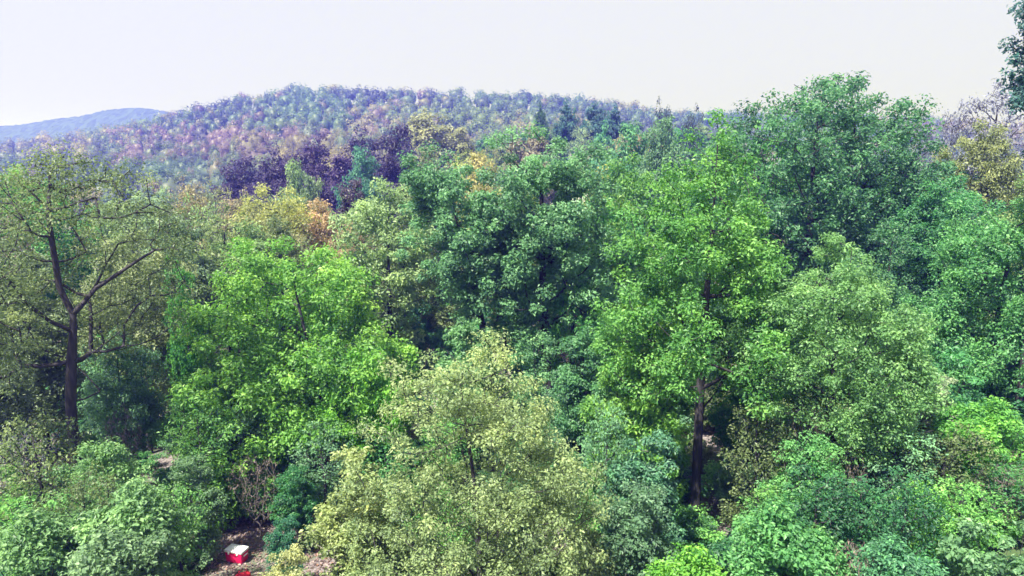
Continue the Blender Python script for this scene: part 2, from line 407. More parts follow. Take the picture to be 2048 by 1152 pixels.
big('oak_tree', 'broad dark blue green tree standing above the skyline at right', 1612, 46, 141, 1355, 1865, 580, DKTEAL, 61, 'block', K=620, per=105, L=.2, r0=.33, M=80, fill=.45)
big('pine_tree', 'tall dark tree cut off by the right edge and top of the frame', 2072, 27, -140, 1965, 2180, 330, BLUEG, 71, 'oval', K=150, per=110, L=.14, r0=.2, M=18)
big('beech_tree', 'fine leaved light green tree below the broad dark blue green tree', 1690, 24, 465, 1490, 1880, 880, (.15, .28, .10), 81, 'dome', K=440, per=128, L=.10, r0=.12, M=36)
big('ash_tree', 'mid green tree rising along the right edge of the frame', 2000, 29, 385, 1850, 2170, 820, (.10, .25, .085), 82, 'egg', K=380, per=128, L=.127, r0=.16, M=30)

# ------------------------------------------------------------------ shared meshes for smaller and farther trees
NEAR = [make_tree_meshes('near%d' % i, 90+i, 12, R, z0, pr, K=220, per=85, L=.195, r0=.16, ks=3, kb=7, rmin=.016, step=.9, M=M)
        for i, (R, z0, pr, M) in enumerate([(4.4, 2.0, 'egg', 18), (5.6, 2.5, 'dome', 22), (3.4, 2.5, 'oval', 16), (4.0, 1.5, 'cone', 20), (2.5, 1.5, 'egg', 16)])]
MID = [make_tree_meshes('mid%d' % i, 100+i, 12, R, z0, pr, K=190, per=70, L=.26, r0=.18, ks=3, kb=6, rmin=.02, step=1.1, M=M)
       for i, (R, z0, pr, M) in enumerate([(4.3, 2.5, 'egg', 15), (4.8, 3.5, 'dome', 16), (3.3, 2.5, 'oval', 13), (4.0, 2.2, 'cone', 15)])]
SPARSE = [make_tree_meshes('sparse%d' % i, 120+i, 12, R, 4, pr, K=90, per=36, L=.23, r0=.15, shell=.5, ks=3, kb=6, rmin=.022, step=1.1, crad=.75)
          for i, (R, pr) in enumerate([(2.6, 'oval'), (3.2, 'vase')])]
FAR = [make_tree_meshes('far%d' % i, 140+i, 12, R, z0, pr, K=120, per=60, L=.40, r0=.2, ks=3, kb=5, rmin=.035, step=2.2, M=11, outw=.4, tj=.1)
       for i, (R, z0, pr) in enumerate([(4.6, 3, 'egg'), (5.0, 3.5, 'dome'), (3.6, 2.5, 'oval'), (4.6, 2.5, 'dome')])]
def lumpy(rng, nu, nv, R, z0, h):
    """closed, humped crown shell for trees too far off to show leaves"""
    d = norm(rng.normal(size=(60, 3))+np.array([0, 0, .5])); am = rng.uniform(.0, .17, 60)
    ph = np.linspace(.06, np.pi-.25, nv); th = np.arange(nu)*2*np.pi/nu
    v = np.stack([np.sin(ph)[:, None]*np.cos(th)[None], np.sin(ph)[:, None]*np.sin(th)[None], np.repeat(np.cos(ph)[:, None], nu, 1)], -1).reshape(-1, 3)
    r = .84+np.sum(am*np.exp(-(1-v@d.T)*55), 1)+rng.normal(size=len(v))*.012
    zc = z0+(h-z0)*.42
    V = v*r[:, None]; V = np.c_[V[:, 0]*R, V[:, 1]*R, zc+np.where(V[:, 2] > 0, V[:, 2]*(h-zc), V[:, 2]*(zc-z0))]
    i = np.arange(nu); j = (i+1) % nu
    f = (np.stack([i, i+nu, j+nu, j], 1)[None]+(np.arange(nv-1)*nu)[:, None, None]).reshape(-1, 4)
    return V, f
def far_crown(seed, nu, nv, R, z0, h, nl, L):
    rng = np.random.RandomState(seed); V, f = lumpy(rng, nu, nv, R, z0, h)
    V[:, :2] *= .78; V[:, 2] = z0+(V[:, 2]-z0)*.8
    C, rl = lobed(rng, 60, z0+.6, h, R, ('dome', 'block', 'egg')[seed % 3], 7)
    W_, t2 = leaves(rng, C, np.full(len(C), rl*.42), max(1, nl//len(C)), L, outw=.35, tj=.04, flat=.75, gz_=0)
    t1 = np.clip(.35+rng.normal(size=len(f))*.03, 0, 1)  # shade painted in: inner shell darker than the leaves, for dark gaps between clumps
    return np.r_[V, W_], np.r_[f, np.arange(len(W_)).reshape(-1, 4)+len(V)], np.r_[t1, t2]
HILL = []
for i_, (R, z0) in enumerate([(5.6, 3), (6.2, 3.5), (4.8, 2.5), (5.6, 3), (5.4, 2), (6.0, 3)]):
    V, f, t = far_crown(160+i_, 16, 10, R, z0, 12, 1900, .52)
    rng = np.random.RandomState(170+i_); arr, par, r, nt_ = grow(rng, trunk_line(rng, 7), clusters(rng, 10, 4, 9, R*.5, 'dome'), .22, step=2)
    HILL.append((wood_mesh('hill%d' % i_, arr, par, r, nt_, .05, 3, 5), quads_mesh('hill_crown%d' % i_, V, 0, t, material=M_LEAF, faces=f, smooth=True)))
def pine_meshes(name, seed, h, R, z0, tiers, per, L, ks=3):
    rng = np.random.RandomState(seed); C = []
    for i in range(tiers):
        t = i/(tiers-1); z = z0+(h-.3-z0)*t; r = R*(1-.78*t**1.3)*rng.uniform(.45, 1.15); n = max(3, int(6*(1-.5*t)))
        a0 = rng.uniform(0, 6.28)
        for j in range(n):
            a = a0+j*6.283/n+rng.normal()*.25
            for q in (.55, 1.0): C.append((math.cos(a)*r*q, math.sin(a)*r*q, z+rng.normal()*.15-.05*q*r))
    C.append((0, 0, h-.2)); C = np.array(C)
    return make_tree_meshes(name, seed, h, R, z0, C=C, per=per, L=L, asp=.4, flat=.45, r0=.2, crad=.95, ks=ks, kb=6, rmin=.025, trunk_to=.98, step=1.2)
PINE = [pine_meshes('pine0', 180, 14, 3.4, 3.0, 12, 85, .5), pine_meshes('pine1', 181, 14, 3.0, 3, 11, 85, .5)]

placed = []                      # (px, D, crown radius px) of named mid trees, to keep fillers off them
def crown_size(me):
    if 'R' not in me:
        co = np.zeros(len(me.vertices)*3, np.float32); me.vertices.foreach_get('co', co); co = co.reshape(-1, 3)
        me['R'] = float(np.percentile(np.hypot(co[:, 0], co[:, 1]), 96)); me['H'] = float(co[:, 2].max())
    return me['R'], me['H']
def best(lib, want, var, n=2, size=None):
    """the meshes whose proportions come nearest to what is wanted"""
    if size: return min(lib, key=lambda m: abs(math.log(crown_size(m[1])[1]/crown_size(m[1])[0]/want))+.6*abs(math.log(crown_size(m[1])[0]/size)))
    k = sorted(lib, key=lambda m: abs(math.log(crown_size(m[1])[1]/crown_size(m[1])[0]/want)))
    return k[var % n] if abs(math.log(crown_size(k[var % n][1])[1]/crown_size(k[var % n][1])[0]/want)) < .3 else k[0]
def mid(name, label, px, D, ytop, wpx, colour, kind, var=0, rz=None, group=None):
    lib = {'near': NEAR, 'mid': MID, 'sparse': SPARSE, 'far': FAR, 'pine': PINE, 'hill': HILL}[kind]
    p = P(px, ytop, D); g = gz(p[0], D); wr = wpx/F*D/2; hh = max(2, p[2]-g)
    me = best(lib, hh/wr, var); R_, H_ = crown_size(me[1])
    placed.append((px, D, wpx/2))
    return add(name, me, (p[0], D, g-.05), rz if rz is not None else (px*.37) % 6.28, (wr/R_, wr/R_, hh/H_), colour, label, 'tree', group)

mid('maple_tree', 'small bright green tree at the left edge behind the forked oak', 20, 52, 322, 190, LIME, 'near', 0)
mid('oak_tree', 'grey brown bare looking tree at the far left edge', -25, 40, 380, 130, BROWN, 'sparse', 1)
mid('maple_tree', 'yellow green rounded tree with an orange side below the purple pines', 545, 60, 362, 190, (.29, .31, .10), 'near', 1)
mid('maple_tree', 'orange yellow tree next to the yellow green rounded one', 640, 62, 392, 150, ORANGE, 'near', 0)
mid('maple_tree', 'orange brown tree low beside the teal pair', 700, 58, 440, 120, (.30, .25, .15), 'near', 2)
mid('poplar_tree', 'slender olive tree with a visible thin dark trunk beside the forked oak', 440, 44, 400, 150, (.17, .22, .09), 'sparse', 0)
mid('poplar_tree', 'slender green tree standing just right of the forked oak crown', 395, 48, 380, 110, PGREEN, 'sparse', 1)
mid('oak_tree', 'grey olive tree behind the top of the lime green tree', 555, 46, 425, 150, OLIVE, 'near', 3)
mid('ash_tree', 'half bare tan tree above the slender olive trees', 470, 66, 372, 95, (.26, .23, .14), 'sparse', 0)
mid('ash_tree', 'thin olive tree left of the half bare tan one', 425, 74, 352, 90, (.19, .21, .11), 'sparse', 1)
mid('ash_tree', 'thin yellow olive tree under the leftmost purple pine', 500, 54, 405, 110, (.25, .26, .11), 'sparse', 1)
mid('ash_tree', 'grey tan thin tree above the right shoulder of the forked oak', 375, 82, 342, 90, (.22, .21, .15), 'sparse', 0)
mid('ash_tree', 'thin tan tree between lime green tree and orange yellow one', 590, 50, 440, 110, (.24, .24, .12), 'sparse', 0)
mid('sapling_tree', 'narrow green sapling between the forked oak and lime green tree', 360, 33, 505, 75, (.09, .25, .06), 'near', 2)
mid('pine_tree', 'dark purple pine, leftmost of the purple clump', 478, 116, 310, 130, PURPLE, 'mid', 0)
mid('pine_tree', 'dark purple pine, second of the purple clump from the left', 545, 112, 282, 150, PURPLE, 'mid', 1)
mid('pine_tree', 'broad purple pine in the middle of the purple clump', 640, 122, 258, 160, (.072, .05, .105), 'mid', 0)
mid('pine_tree', 'purple pine behind the blue green tree in the clump', 722, 126, 246, 150, PURPLE, 'mid', 1)
mid('pine_tree', 'tall dark purple pine, rightmost of the purple clump', 798, 118, 244, 130, (.058, .048, .092), 'mid', 0)
mid('pine_tree', 'low dark purplish pine filling the clump between the middle ones', 595, 108, 300, 130, (.065, .05, .10), 'mid', 0)
mid('cedar_tree', 'blue green upright tree in front of the purple pines', 722, 88, 285, 100, (.08, .20, .13), 'mid', 2)
mid('oak_tree', 'dark purplish brown round tree below the blue green upright one', 700, 70, 352, 105, (.075, .06, .085), 'mid', 1)
mid('maple_tree', 'small light green tree at the foot of the purple pines', 585, 84, 312, 80, PGREEN, 'mid', 2)
mid('maple_tree', 'pale green tree low between purple pine and dark brown tree', 625, 76, 345, 90, (.17, .24, .12), 'mid', 0)
mid('oak_tree', 'sandy green wide tree at the left foot of the far hill', 870, 165, 216, 150, (.24, .25, .13), 'far', 1)
mid('oak_tree', 'grey olive tree just left above the teal pair', 850, 95, 285, 120, (.19, .22, .12), 'mid', 3)
mid('maple_tree', 'yellow orange tree peeping out above the teal pair', 960, 72, 297, 110, YELLOW, 'mid', 1)
mid('oak_tree', 'pinkish brown tree above the right one of the teal pair', 1062, 120, 243, 105, (.20, .185, .13), 'far', 0)
mid('poplar_tree', 'tall dark green tree on the skyline above the teal pair', 1082, 150, 198, 36, (.05, .11, .07), 'far', 2)
mid('poplar_tree', 'blue green tree on the skyline, left of the lone meadow tree', 1135, 160, 194, 55, BLUEG, 'far', 2)
mid('poplar_tree', 'pair forming blue green tree just right on the skyline', 1190, 165, 199, 52, BLUEG, 'far', 0)
mid('poplar_tree', 'small blue green tree farther right on the skyline', 1228, 170, 205, 44, BLUEG, 'far', 2)
mid('meadow_tree', 'small lone pale green tree standing in the grey meadow', 1166, 140, 240, 60, (.22, .30, .18), 'sparse', 1)
mid('pine_tree', 'dark ragged pine sticking up on the skyline left of the broad tree', 1327, 120, 190, 50, CONIF, 'sparse', 1)
mid('pine_tree', 'flat topped dark pine just above the tall green tree', 1388, 110, 203, 56, CONIF, 'sparse', 1)
mid('maple_tree', 'round light green tree right of the meadow', 1208, 118, 237, 60, (.12, .30, .15), 'far', 3)
mid('oak_tree', 'mid green tree left of the tall green tree top', 1265, 80, 238, 120, (.10, .24, .11), 'mid', 1)
mid('oak_tree', 'greyish green tree between the skyline pine and tall green tree', 1325, 75, 226, 110, (.14, .25, .13), 'mid', 0)
mid('maple_tree', 'bright green tree filling in between teal pair and tall green tree', 1255, 52, 300, 170, (.11, .235, .055), 'near', 1)
mid('maple_tree', 'green tree leaning against the right one of the teal pair', 1245, 44, 380, 140, (.12, .23, .05), 'near', 0)
mid('aspen_tree', 'pale lavender grey sparse tree on the skyline at far right', 2000, 60, 150, 140, LAV, 'sparse', 1)
mid('aspen_tree', 'small pale bluish sparse tree on the skyline beside the broad tree', 1912, 62, 195, 66, LAV, 'sparse', 0)
mid('aspen_tree', 'tiny thin sparse tree top on skyline nearest the broad tree', 1860, 64, 222, 36, LAV, 'sparse', 0)
mid('oak_tree', 'olive and rust coloured tree below the lavender grey tree', 1975, 48, 232, 150, (.20, .23, .10), 'near', 1)
mid('oak_tree', 'yellowish olive tree squeezed beside the broad dark tree', 1905, 50, 300, 110, (.17, .24, .07), 'near', 2)
mid('oak_tree', 'dense green tree under the olive and rust coloured tree', 1900, 38, 345, 190, (.075, .22, .08), 'near', 0)
mid('oak_tree', 'deep green tree under the broad tree, behind the fine leaved one', 1790, 36, 430, 170, DKTEAL, 'near', 1)
mid('ash_tree', 'teal green low tree filling the space under the teal pair', 1070, 33, 655, 200, TEAL, 'near', 1)
mid('maple_tree', 'lime green low tree in front of the lime green tree, left side', 470, 28.5, 610, 300, LIME, 'near', 1)
mid('maple_tree', 'small lime green tree in front of the lime tree, right side', 720, 28, 690, 190, (.13, .30, .04), 'near', 0)
mid('oak_tree', 'grey olive tree close behind the forked oak trunk, left side', 40, 33, 470, 200, (.15, .20, .11), 'near', 0)
mid('oak_tree', 'pale olive tree close behind the forked oak, right side', 255, 34, 455, 210, (.19, .23, .11), 'near', 1)
mid('oak_tree', 'dull green tree behind the right limb of the forked oak', 330, 40, 400, 190, (.14, .21, .11), 'near', 0)
mid('oak_tree', 'low grey green tree at the left edge above the bare ground', -30, 29, 600, 170, (.16, .21, .13), 'near', 2)
mid('oak_tree', 'low dull green tree at the foot of the forked oak', 225, 29, 650, 170, (.11, .22, .11), 'near', 3)
mid('ash_tree', 'mid green low tree under the left teal tree', 925, 32, 625, 150, (.12, .24, .10), 'near', 0)
mid('ash_tree', 'deep teal low tree right under the teal pair', 1165, 30, 640, 150, DKTEAL, 'near', 3)
mid('maple_tree', 'bright yellow green low tree at the left foot of tall green tree', 1300, 27, 560, 200, LIME, 'near', 1)
mid('maple_tree', 'lime green spray of low branches left of the tall trunk', 1235, 27, 690, 150, (.14, .28, .06), 'near', 2)
mid('ash_tree', 'dark green understorey tree at the foot of the tall trunk', 1510, 29, 700, 190, (.05, .19, .05), 'near', 0)

# ------------------------------------------------------------------ filler trees of the valley, then the hill wood
rng = np.random.RandomState(77)
cell = {}
def free(x, y, d):
    k = (int(x//d), int(y//d))
    for a in (-1, 0, 1):
        for c in (-1, 0, 1):
            for q in cell.get((k[0]+a, k[1]+c), ()):
                if (q[0]-x)**2+(q[1]-y)**2 < d*d: return False
    cell.setdefault(k, []).append((x, y)); return True
ceil_x = [-200, 0, 300, 430, 480, 620, 800, 880, 1000, 1120, 1180, 1300, 1450, 1700, 1850, 2048, 2300]
ceil_y = [350, 345, 345, 375, 385, 350, 330, 262, 262, 245, 250, 235, 245, 300, 330, 290, 290]
hor = np.full(2600, 1152.0)        # running horizon in the picture, columns -276..2323
def seen(px, pyt, w, need):
    a, c = int(px-w/2+276), int(px+w/2+276)
    if c < 0 or a >= 2600: return False
    a, c = max(a, 0), min(c, 2599)
    t = (np.arange(a, c+1)-276-px)/(w/2+1e-6); top = pyt+(1-np.sqrt(np.clip(1-t*t, 0, 1)))*w*.45
    vis = hor[a:c+1]-top
    ok = np.sum(vis > need) > .25*len(vis)
    if ok: hor[a:c+1] = np.minimum(hor[a:c+1], top)
    return ok
LAND = [(145, 'the forked oak'), (620, 'the lime green tree'), (900, 'the left teal tree'), (1090, 'the right teal tree'),
        (1412, 'the tall green tree'), (1660, 'the broad dark tree'), (1990, 'the right edge trees')]
def place_words(px):
    l = min(LAND, key=lambda q: abs(q[0]-px)); d = px-l[0]
    if abs(d) < 45: return 'behind '+l[1]
    return ('just left of ' if d < 0 else 'just right of ')+l[1]
cand = []
while len(cand) < 4000:
    D = math.sqrt(rng.uniform(42**2, 205**2)); px = rng.uniform(-150, 2200)
    cand.append((D, px))
cand.sort()
FILL = [('green', GREEN, 'mid'), ('olive', OLIVE, 'mid'), ('light green', PGREEN, 'mid'), ('grey green', (.14, .19, .11), 'mid'), ('yellow green', (.26, .31, .09), 'mid'),
        ('sandy', (.26, .23, .12), 'mid'), ('sparse olive', (.17, .20, .09), 'sparse')]
cnt = 0
for D, px in cand:
    p = P(px, 400, D); x = p[0]
    if any(abs(px-q[0]) < q[2]*.7 and abs(D-q[1]) < 7 for q in placed): continue
    if abs(px-1160) < 60 and D > 95: continue                       # keep the meadow open
    if not free(x, D, 6.0+D*.016): continue
    g = gz(x, D); h = rng.uniform(9.5, 14.5)
    cy_ = np.interp(px, ceil_x, ceil_y)+rng.uniform(0, 26)
    zt = P(px, cy_, D)[2]
    h = min(h, zt-g)
    if h < 5: continue
    pyt = PX(x, D, g+h)[1]; R = rng.uniform(3.4, 4.6)*min(1, h/10+.15); w = 2*R*F/D
    if not seen(px, pyt, w, 7): continue
    nm, colr, kd = FILL[rng.choice(len(FILL), p=[.22, .16, .2, .14, .12, .08, .08])]
    if px > 1350: nm, colr = [('green', GREEN), ('blue green', DKTEAL), ('light green', PGREEN)][rng.randint(3)]
    lib = SPARSE if kd == 'sparse' else (NEAR if D < 58 else MID if D < 105 else FAR)
    j = rng.uniform(.82, 1.2); colr = tuple(np.clip(np.array(colr)*j*rng.uniform(.92, 1.08, 3), .01, .6))
    me = lib[rng.randint(len(lib))]
    where = 'in the near wood' if D < 75 else 'in the valley wood'
    add('woodland_tree', me, (x, D, g-.05), rng.uniform(0, 6.28), (R/4.2, R/4.2, h/12), colr,
        '%s tree %s %s' % (nm, where, place_words(px)), 'tree', 'trees of the wood below the hill')
    cnt += 1
print('valley fillers', cnt)

HP = np.array([(.125, .17, .07), (.24, .205, .105), (.205, .135, .185), (.05, .07, .085), (.095, .16, .10)])
def hill_colour(px, py, r):
    n_ = [float(noise2(px/75, py/24, 20+k)) for k in range(5)]
    w = np.exp(2.4*np.array(n_))
    w[2] *= 3.2 if (230 < px < 650 and 238 < py < 348) else .25            # mauve stand
    w[1] *= 2.2 if (380 < px < 820 and 222 < py < 268) else .8             # tan crowns
    w[3] *= 3.0 if (py < 228 and px < 790) or px < 140 else .6             # dark conifers along the crest
    w[4] *= 3.0 if px > 780 else .7
    k = r.choice(5, p=w/w.sum()); base = HP[k]*.6+(w[:, None]*HP).sum(0)/w.sum()*.4
    return tuple(np.clip(base*r.uniform(.86, 1.14), .01, .6))
cand = []
for _ in range(38000):
    D = rng.uniform(205, 625); px = rng.uniform(-200, 2200)
    cand.append((D, px))
cand.sort(); hill = []
for D, px in cand:
    x = P(px, 250, D)[0]
    if 1230 < px < 1420 and D < 330: continue
    if not free(x, D, 6.9): continue
    g = gz(x, D); h = rng.uniform(9.5, 15.0); R = rng.choice([2.9, 3.6, 4.4, 5.4, 6.6], p=[.2, .28, .26, .18, .08])*rng.uniform(.9, 1.1); h *= .82+.035*R
    pyt = PX(x, D, g+h)[1]; w = 2*R*F/D
    if not seen(px, pyt, w, 3.0): continue
    hill.append((D, px, pyt, x, g, h, R))
print('hill trees', len(hill))
NI = 230
HW = lambda c: 'pinkish' if c[0] > c[1]*1.15 and c[2] > .1 else ('dark' if max(c) < .12 else ('sandy' if c[0] > .2 else 'olive green'))
def hill_where(px, py):
    q = ['at the left edge', 'above the forked oak', 'right of the forked oak', 'above the slender olive tree',
         'above the purple pines', 'right above the purple clump', 'above the teal pair', 'above the meadow'][int(np.clip((px+60)/165, 0, 7))]
    r_ = 'low' if py > 315 else ('midway up' if py > 265 else 'high')
    return r_+' on the hill, '+q
mass_V, mass_t, mass_c, mass_f = [], [], [], []
LOWV = []
for i in range(8):
    LOWV.append(far_crown(300+i, 10, 7, 5.6, 3, 12, 330, .98))
for k, (D, px, pyt, x, g, h, R) in enumerate(hill):
    c = hill_colour(px, pyt, rng)
    if k < NI:
        me = HILL[rng.randint(6)]
        add('hill_tree', me, (x, D, g-.05), rng.uniform(0, 6.28), (R/5.6, R/5.6, h/12), c,
            '%s%s tree %s' % ('small ' if R < 3.7 else ('large ' if R > 5.2 else ''), HW(c), hill_where(px, pyt)), 'tree', 'trees on the wooded hill')
    else:
        V, f_, t = LOWV[rng.randint(8)]; a = rng.uniform(0, 6.28); s = R/5.6
        Q = np.c_[(V[:, 0]*math.cos(a)-V[:, 1]*math.sin(a))*s+x, (V[:, 0]*math.sin(a)+V[:, 1]*math.cos(a))*s+D, V[:, 2]*h/12+g]
        mass_f.append(f_+sum(len(q) for q in mass_V)); mass_V.append(Q); mass_t.append(t); mass_c.append(np.repeat(np.array(c)[None], len(t), 0))
if mass_V:
    V = np.concatenate(mass_V)
    hm = bpy.data.objects.new('hill_forest', quads_mesh('hill_forest', V, 0, np.concatenate(mass_t), np.concatenate(mass_c), M_LEAFA, smooth=True, faces=np.concatenate(mass_f))); COL.objects.link(hm)
    hm['kind'] = 'stuff'; hm['label'] = 'distant wood covering the upper slopes of the hill'; hm['category'] = 'forest'

# ------------------------------------------------------------------ meadow in the gap
mxs = np.linspace(-9, 11, 15); mys = np.linspace(118, 158, 21)
p0 = P(1160, 300, 138)[0]
MX, MY = np.meshgrid(mxs+p0, mys); MZ = ground_z(MX, MY)+.12
nr, nc = MX.shape; ii = (np.arange(nr-1)[:, None]*nc+np.arange(nc-1)[None]).ravel()
structure('meadow', quads_mesh('meadow', np.stack([MX, MY, MZ], -1).reshape(-1, 3), 0, smooth=True, material=simple('dry_meadow', (.38, .38, .34), .95, .1),
                               faces=np.stack([ii, ii+1, ii+1+nc, ii+nc], 1)))

# ------------------------------------------------------------------ shrubs of the foreground
def shrub_meshes(name, seed, h, R, K, per, L, stems=5, flat=.65, r0=.035, rc=None):
    rng = np.random.RandomState(seed)
    C, _ = lobed(rng, int(K*.8), .25, h, R, ('dome', 'egg', 'tent')[seed % 3], 11, fill=.3)
    trunk = [(0, 0, 0), (.02, 0, .15), (.03, .02, .3)]
    limbs = []
    for s in range(stems):
        a = s*6.283/stems+rng.normal()*.3; q = rng.uniform(.3, .6)
        limbs.append([(.03, .02, .3)]+[(math.cos(a)*R*q*t, math.sin(a)*R*q*t, .3+(h*.75-.3)*t**.8) for t in (.25, .5, .75, 1)])
    arr, par, r, nt_ = grow(rng, trunk, C, r0, limbs=limbs, step=.35)
    tm = wood_mesh(name, arr, par, r*1.1, nt_, .006, 3, 5, material=M_TWIG if seed % 2 else M_BARK)
    V, t = leaves(rng, C, .30*rng.uniform(.7, 1.3, len(C))*(R/1.4 if rc is None else rc/.30), per, L, flat=flat)
    return tm, quads_mesh(name+'_foliage', V, len(V)//4, t, material=M_LEAF)
SHR = [shrub_meshes('shrub0', 200, 2.4, 1.5, 85, 95, .125), shrub_meshes('shrub1', 201, 2.0, 1.7, 85, 95, .11), shrub_meshes('shrub2', 202, 2.8, 1.3, 85, 95, .13),
       shrub_meshes('shrub3', 203, 1.7, 1.4, 75, 80, .10), shrub_meshes('shrub4', 204, 5.0, 1.7, 190, 80, .125, r0=.05), shrub_meshes('shrub5', 205, 6.0, 1.5, 190, 80, .125, r0=.05),
       shrub_meshes('shrub6', 206, 3.8, 1.9, 160, 85, .12, r0=.05),
       shrub_meshes('shrub7', 207, 7.0, 2.5, 380, 85, .115, r0=.07, rc=.36), shrub_meshes('shrub8', 208, 5.5, 2.6, 360, 85, .11, r0=.07, rc=.36)]
def bare_meshes(name, seed, h, R, K):
    rng = np.random.RandomState(seed); C = clusters(rng, K, .4, h, R, 'vase', .4)
    arr, par, r, nt_ = grow(rng, [(0, 0, 0), (.02, 0, .15), (.03, .02, .3)], C, .03, step=.3)
    tm = wood_mesh(name, arr, par, r, nt_, .008, 3, 5, material=M_TWIG)
    V, t = leaves(rng, C, .2*np.ones(len(C)), 8, .07)
    return tm, quads_mesh(name+'_buds', V, len(V)//4, t, material=M_LEAF)
BARE = [bare_meshes('bare0', 230, 2.0, 1.3, 150), bare_meshes('bare1', 231, 1.6, 1.5, 150)]
def shrub(label, px, py, D, wpx, colour, var, hh=None, name='shrub', group=None, lib=None):
    """shrub whose crown top is seen at (px,py)"""
    p = P(px, py, D); g = gz(p[0], D); wr = wpx/F*D/2; hh = max(.6, p[2]-g)
    me = best(lib or SHR, hh/wr, var, size=wr); RR, H = crown_size(me[1]); s = wr/RR; sz = hh/H
    return add(name, me, (p[0], D, g-.03), (px*.71) % 6.28, (s, s, sz), colour, label, 'shrub', group, ('stem', 'foliage') if lib is None else ('stem', 'buds'))
shrub('large pale mint green shrub at the foot of the forked oak', 205, 885, 22.5, 270, (.16, .28, .11), 0)
shrub('mint green shrub at the bottom left in front of the larger one', 265, 950, 20, 230, (.17, .29, .12), 1)
shrub('bluish green shrub in the bottom left corner', 60, 1010, 19, 250, (.14, .25, .10), 2)
shrub('grey green shrub at the bottom edge left of the red cooler', 210, 1050, 18, 260, (.15, .24, .12), 3)
shrub('small bright green shrub on the left edge by the bare ground', 20, 930, 24, 100, (.13, .26, .06), 1)
shrub('shrub with dark gaps right of the mint green shrub', 385, 905, 24, 110, (.13, .22, .11), 2)
shrub('lime green shrub at the foot of the lime green tree', 420, 830, 27, 190, (.13, .27, .05), 1)
shrub('green shrub under the lime green tree trunk', 560, 850, 28, 200, (.09, .23, .06), 0)
shrub('yellowish shrub left in front of the pale yellow green tree', 700, 905, 21, 190, (.25, .30, .12), 1)
shrub('pale yellow shrub right beside the red cooler', 565, 1090, 18.5, 120, (.34, .36, .17), 3)
shrub('dark green shrub beside the leaf litter clearing', 590, 925, 25, 100, (.04, .15, .05), 3)
shrub('dark low shrub sticking out into the leaf litter clearing', 565, 1030, 22, 80, (.04, .15, .08), 3)
shrub('low green shrub hiding the base of the tall dark trunk', 1385, 1015, 24.4, 130, (.09, .22, .08), 1)
shrub('bright yellow green shrub at the bottom edge right of centre', 1390, 1090, 18, 240, (.15, .33, .05), 1)
shrub('dark blue green shrub right behind the pale yellow green tree', 1290, 860, 23, 170, (.09, .21, .12), 2)
shrub('shaded grey green shrub between pale yellow tree and tall trunk', 1280, 960, 20.5, 180, (.10, .19, .10), 0)
shrub('tall fresh green shrub leaning right of the tall trunk', 1620, 870, 21, 250, (.11, .27, .09), 2)
shrub('fresh green shrub along the bottom right of the tall trunk', 1560, 1000, 18.5, 260, (.11, .27, .09), 1)
shrub('bright lime green shrub low in the right corner thicket', 1860, 960, 20, 220, (.16, .34, .07), 3)
shrub('bright green shrub on the right edge above the lime one', 1990, 790, 23, 180, (.13, .31, .06), 1)
shrub('green shrub in the right thicket under the edge tree', 1900, 690, 26, 200, (.08, .24, .09), 0)
shrub('mint green shrub in the bottom right corner', 2000, 1040, 17.5, 220, (.14, .26, .12), 0)
shrub('dusty green shrub in the thicket left of the right corner', 1760, 820, 24, 170, (.12, .22, .10), 3)
shrub('green shrub at the bottom edge under the lime corner shrub', 1790, 1070, 17.5, 220, (.09, .24, .11), 2)
shrub('pale grey leaved shrub in the right thicket above the dark hollows', 1880, 740, 25, 130, (.26, .32, .20), 1)
shrub('leafless twiggy grey brown shrub behind the leaf litter clearing', 510, 900, 26, 120, BROWN, 0, lib=BARE, name='bare_shrub')
shrub('leafless pinkish shrub at the bottom edge of the right thicket', 1720, 1075, 17.8, 120, (.3, .2, .18), 1, lib=BARE, name='bare_shrub')
shrub('leafless twiggy shrub among dark hollows of the right thicket', 1690, 885, 22, 110, BROWN, 0, lib=BARE, name='bare_shrub')
shrub('leafless pale twiggy shrub near the fine leaved tree foot', 1610, 790, 24, 100, BROWN, 1, lib=BARE, name='bare_shrub')
shrub('leafless shrub at the right edge of the frame low down', 2020, 930, 21, 110, BROWN, 1, lib=BARE, name='bare_shrub')
shrub('leafless grey shrub on the bare ground at the left edge', 40, 850, 27, 120, LAV, 0, lib=BARE, name='bare_shrub')
shrub('leafless pinkish shrub beside the forked oak trunk', 230, 800, 28, 80, PINK, 1, lib=BARE, name='bare_shrub')

rng = np.random.RandomState(9); cell.clear(); ns = 0
SC = [('green', (.08, .22, .07)), ('mint green', (.13, .26, .13)), ('olive', OLIVE), ('light green', (.14, .30, .08)), ('dark green', (.045, .15, .06))]
for D, px in sorted((rng.uniform(15.5, 46), rng.uniform(-100, 2200)) for _ in range(930)):
    x = P(px, 700, D)[0]; g = gz(x, D)
    pg = PX(x, D, g)
    if pg[1] > 1330: continue
    if 320 < px < 690 and D < 27.5: continue
    if 400 < px < 640 and pg[1] > 960: continue                 # leaf-litter clearing with the cooler
    if px < 110 and 800 < pg[1] < 1040: continue                 # bare ground at the left
    if not free(x, D, 1.75): continue
    h = rng.uniform(1.0, 2.6); R = rng.uniform(1.0, 1.8)
    if px < 330 and 24 < D < 36: h *= .6
    nm, c = SC[rng.randint(5)]; v = rng.randint(4)
    c = tuple(np.array(c)*rng.uniform(.8, 1.25))
    where = 'by the bottom edge' if pg[1] > 1080 else ('on the wood floor' if D < 33 else 'deep in the wood')
    add('shrub', SHR[v], (x, D, g-.03), rng.uniform(0, 6.28), (R/1.5, R/1.5, h/2.2), c,
        '%s shrub %s %s' % (nm, where, place_words(px).replace('behind', 'below')), 'shrub', 'undergrowth shrubs', ('stem', 'foliage'))
    ns += 1
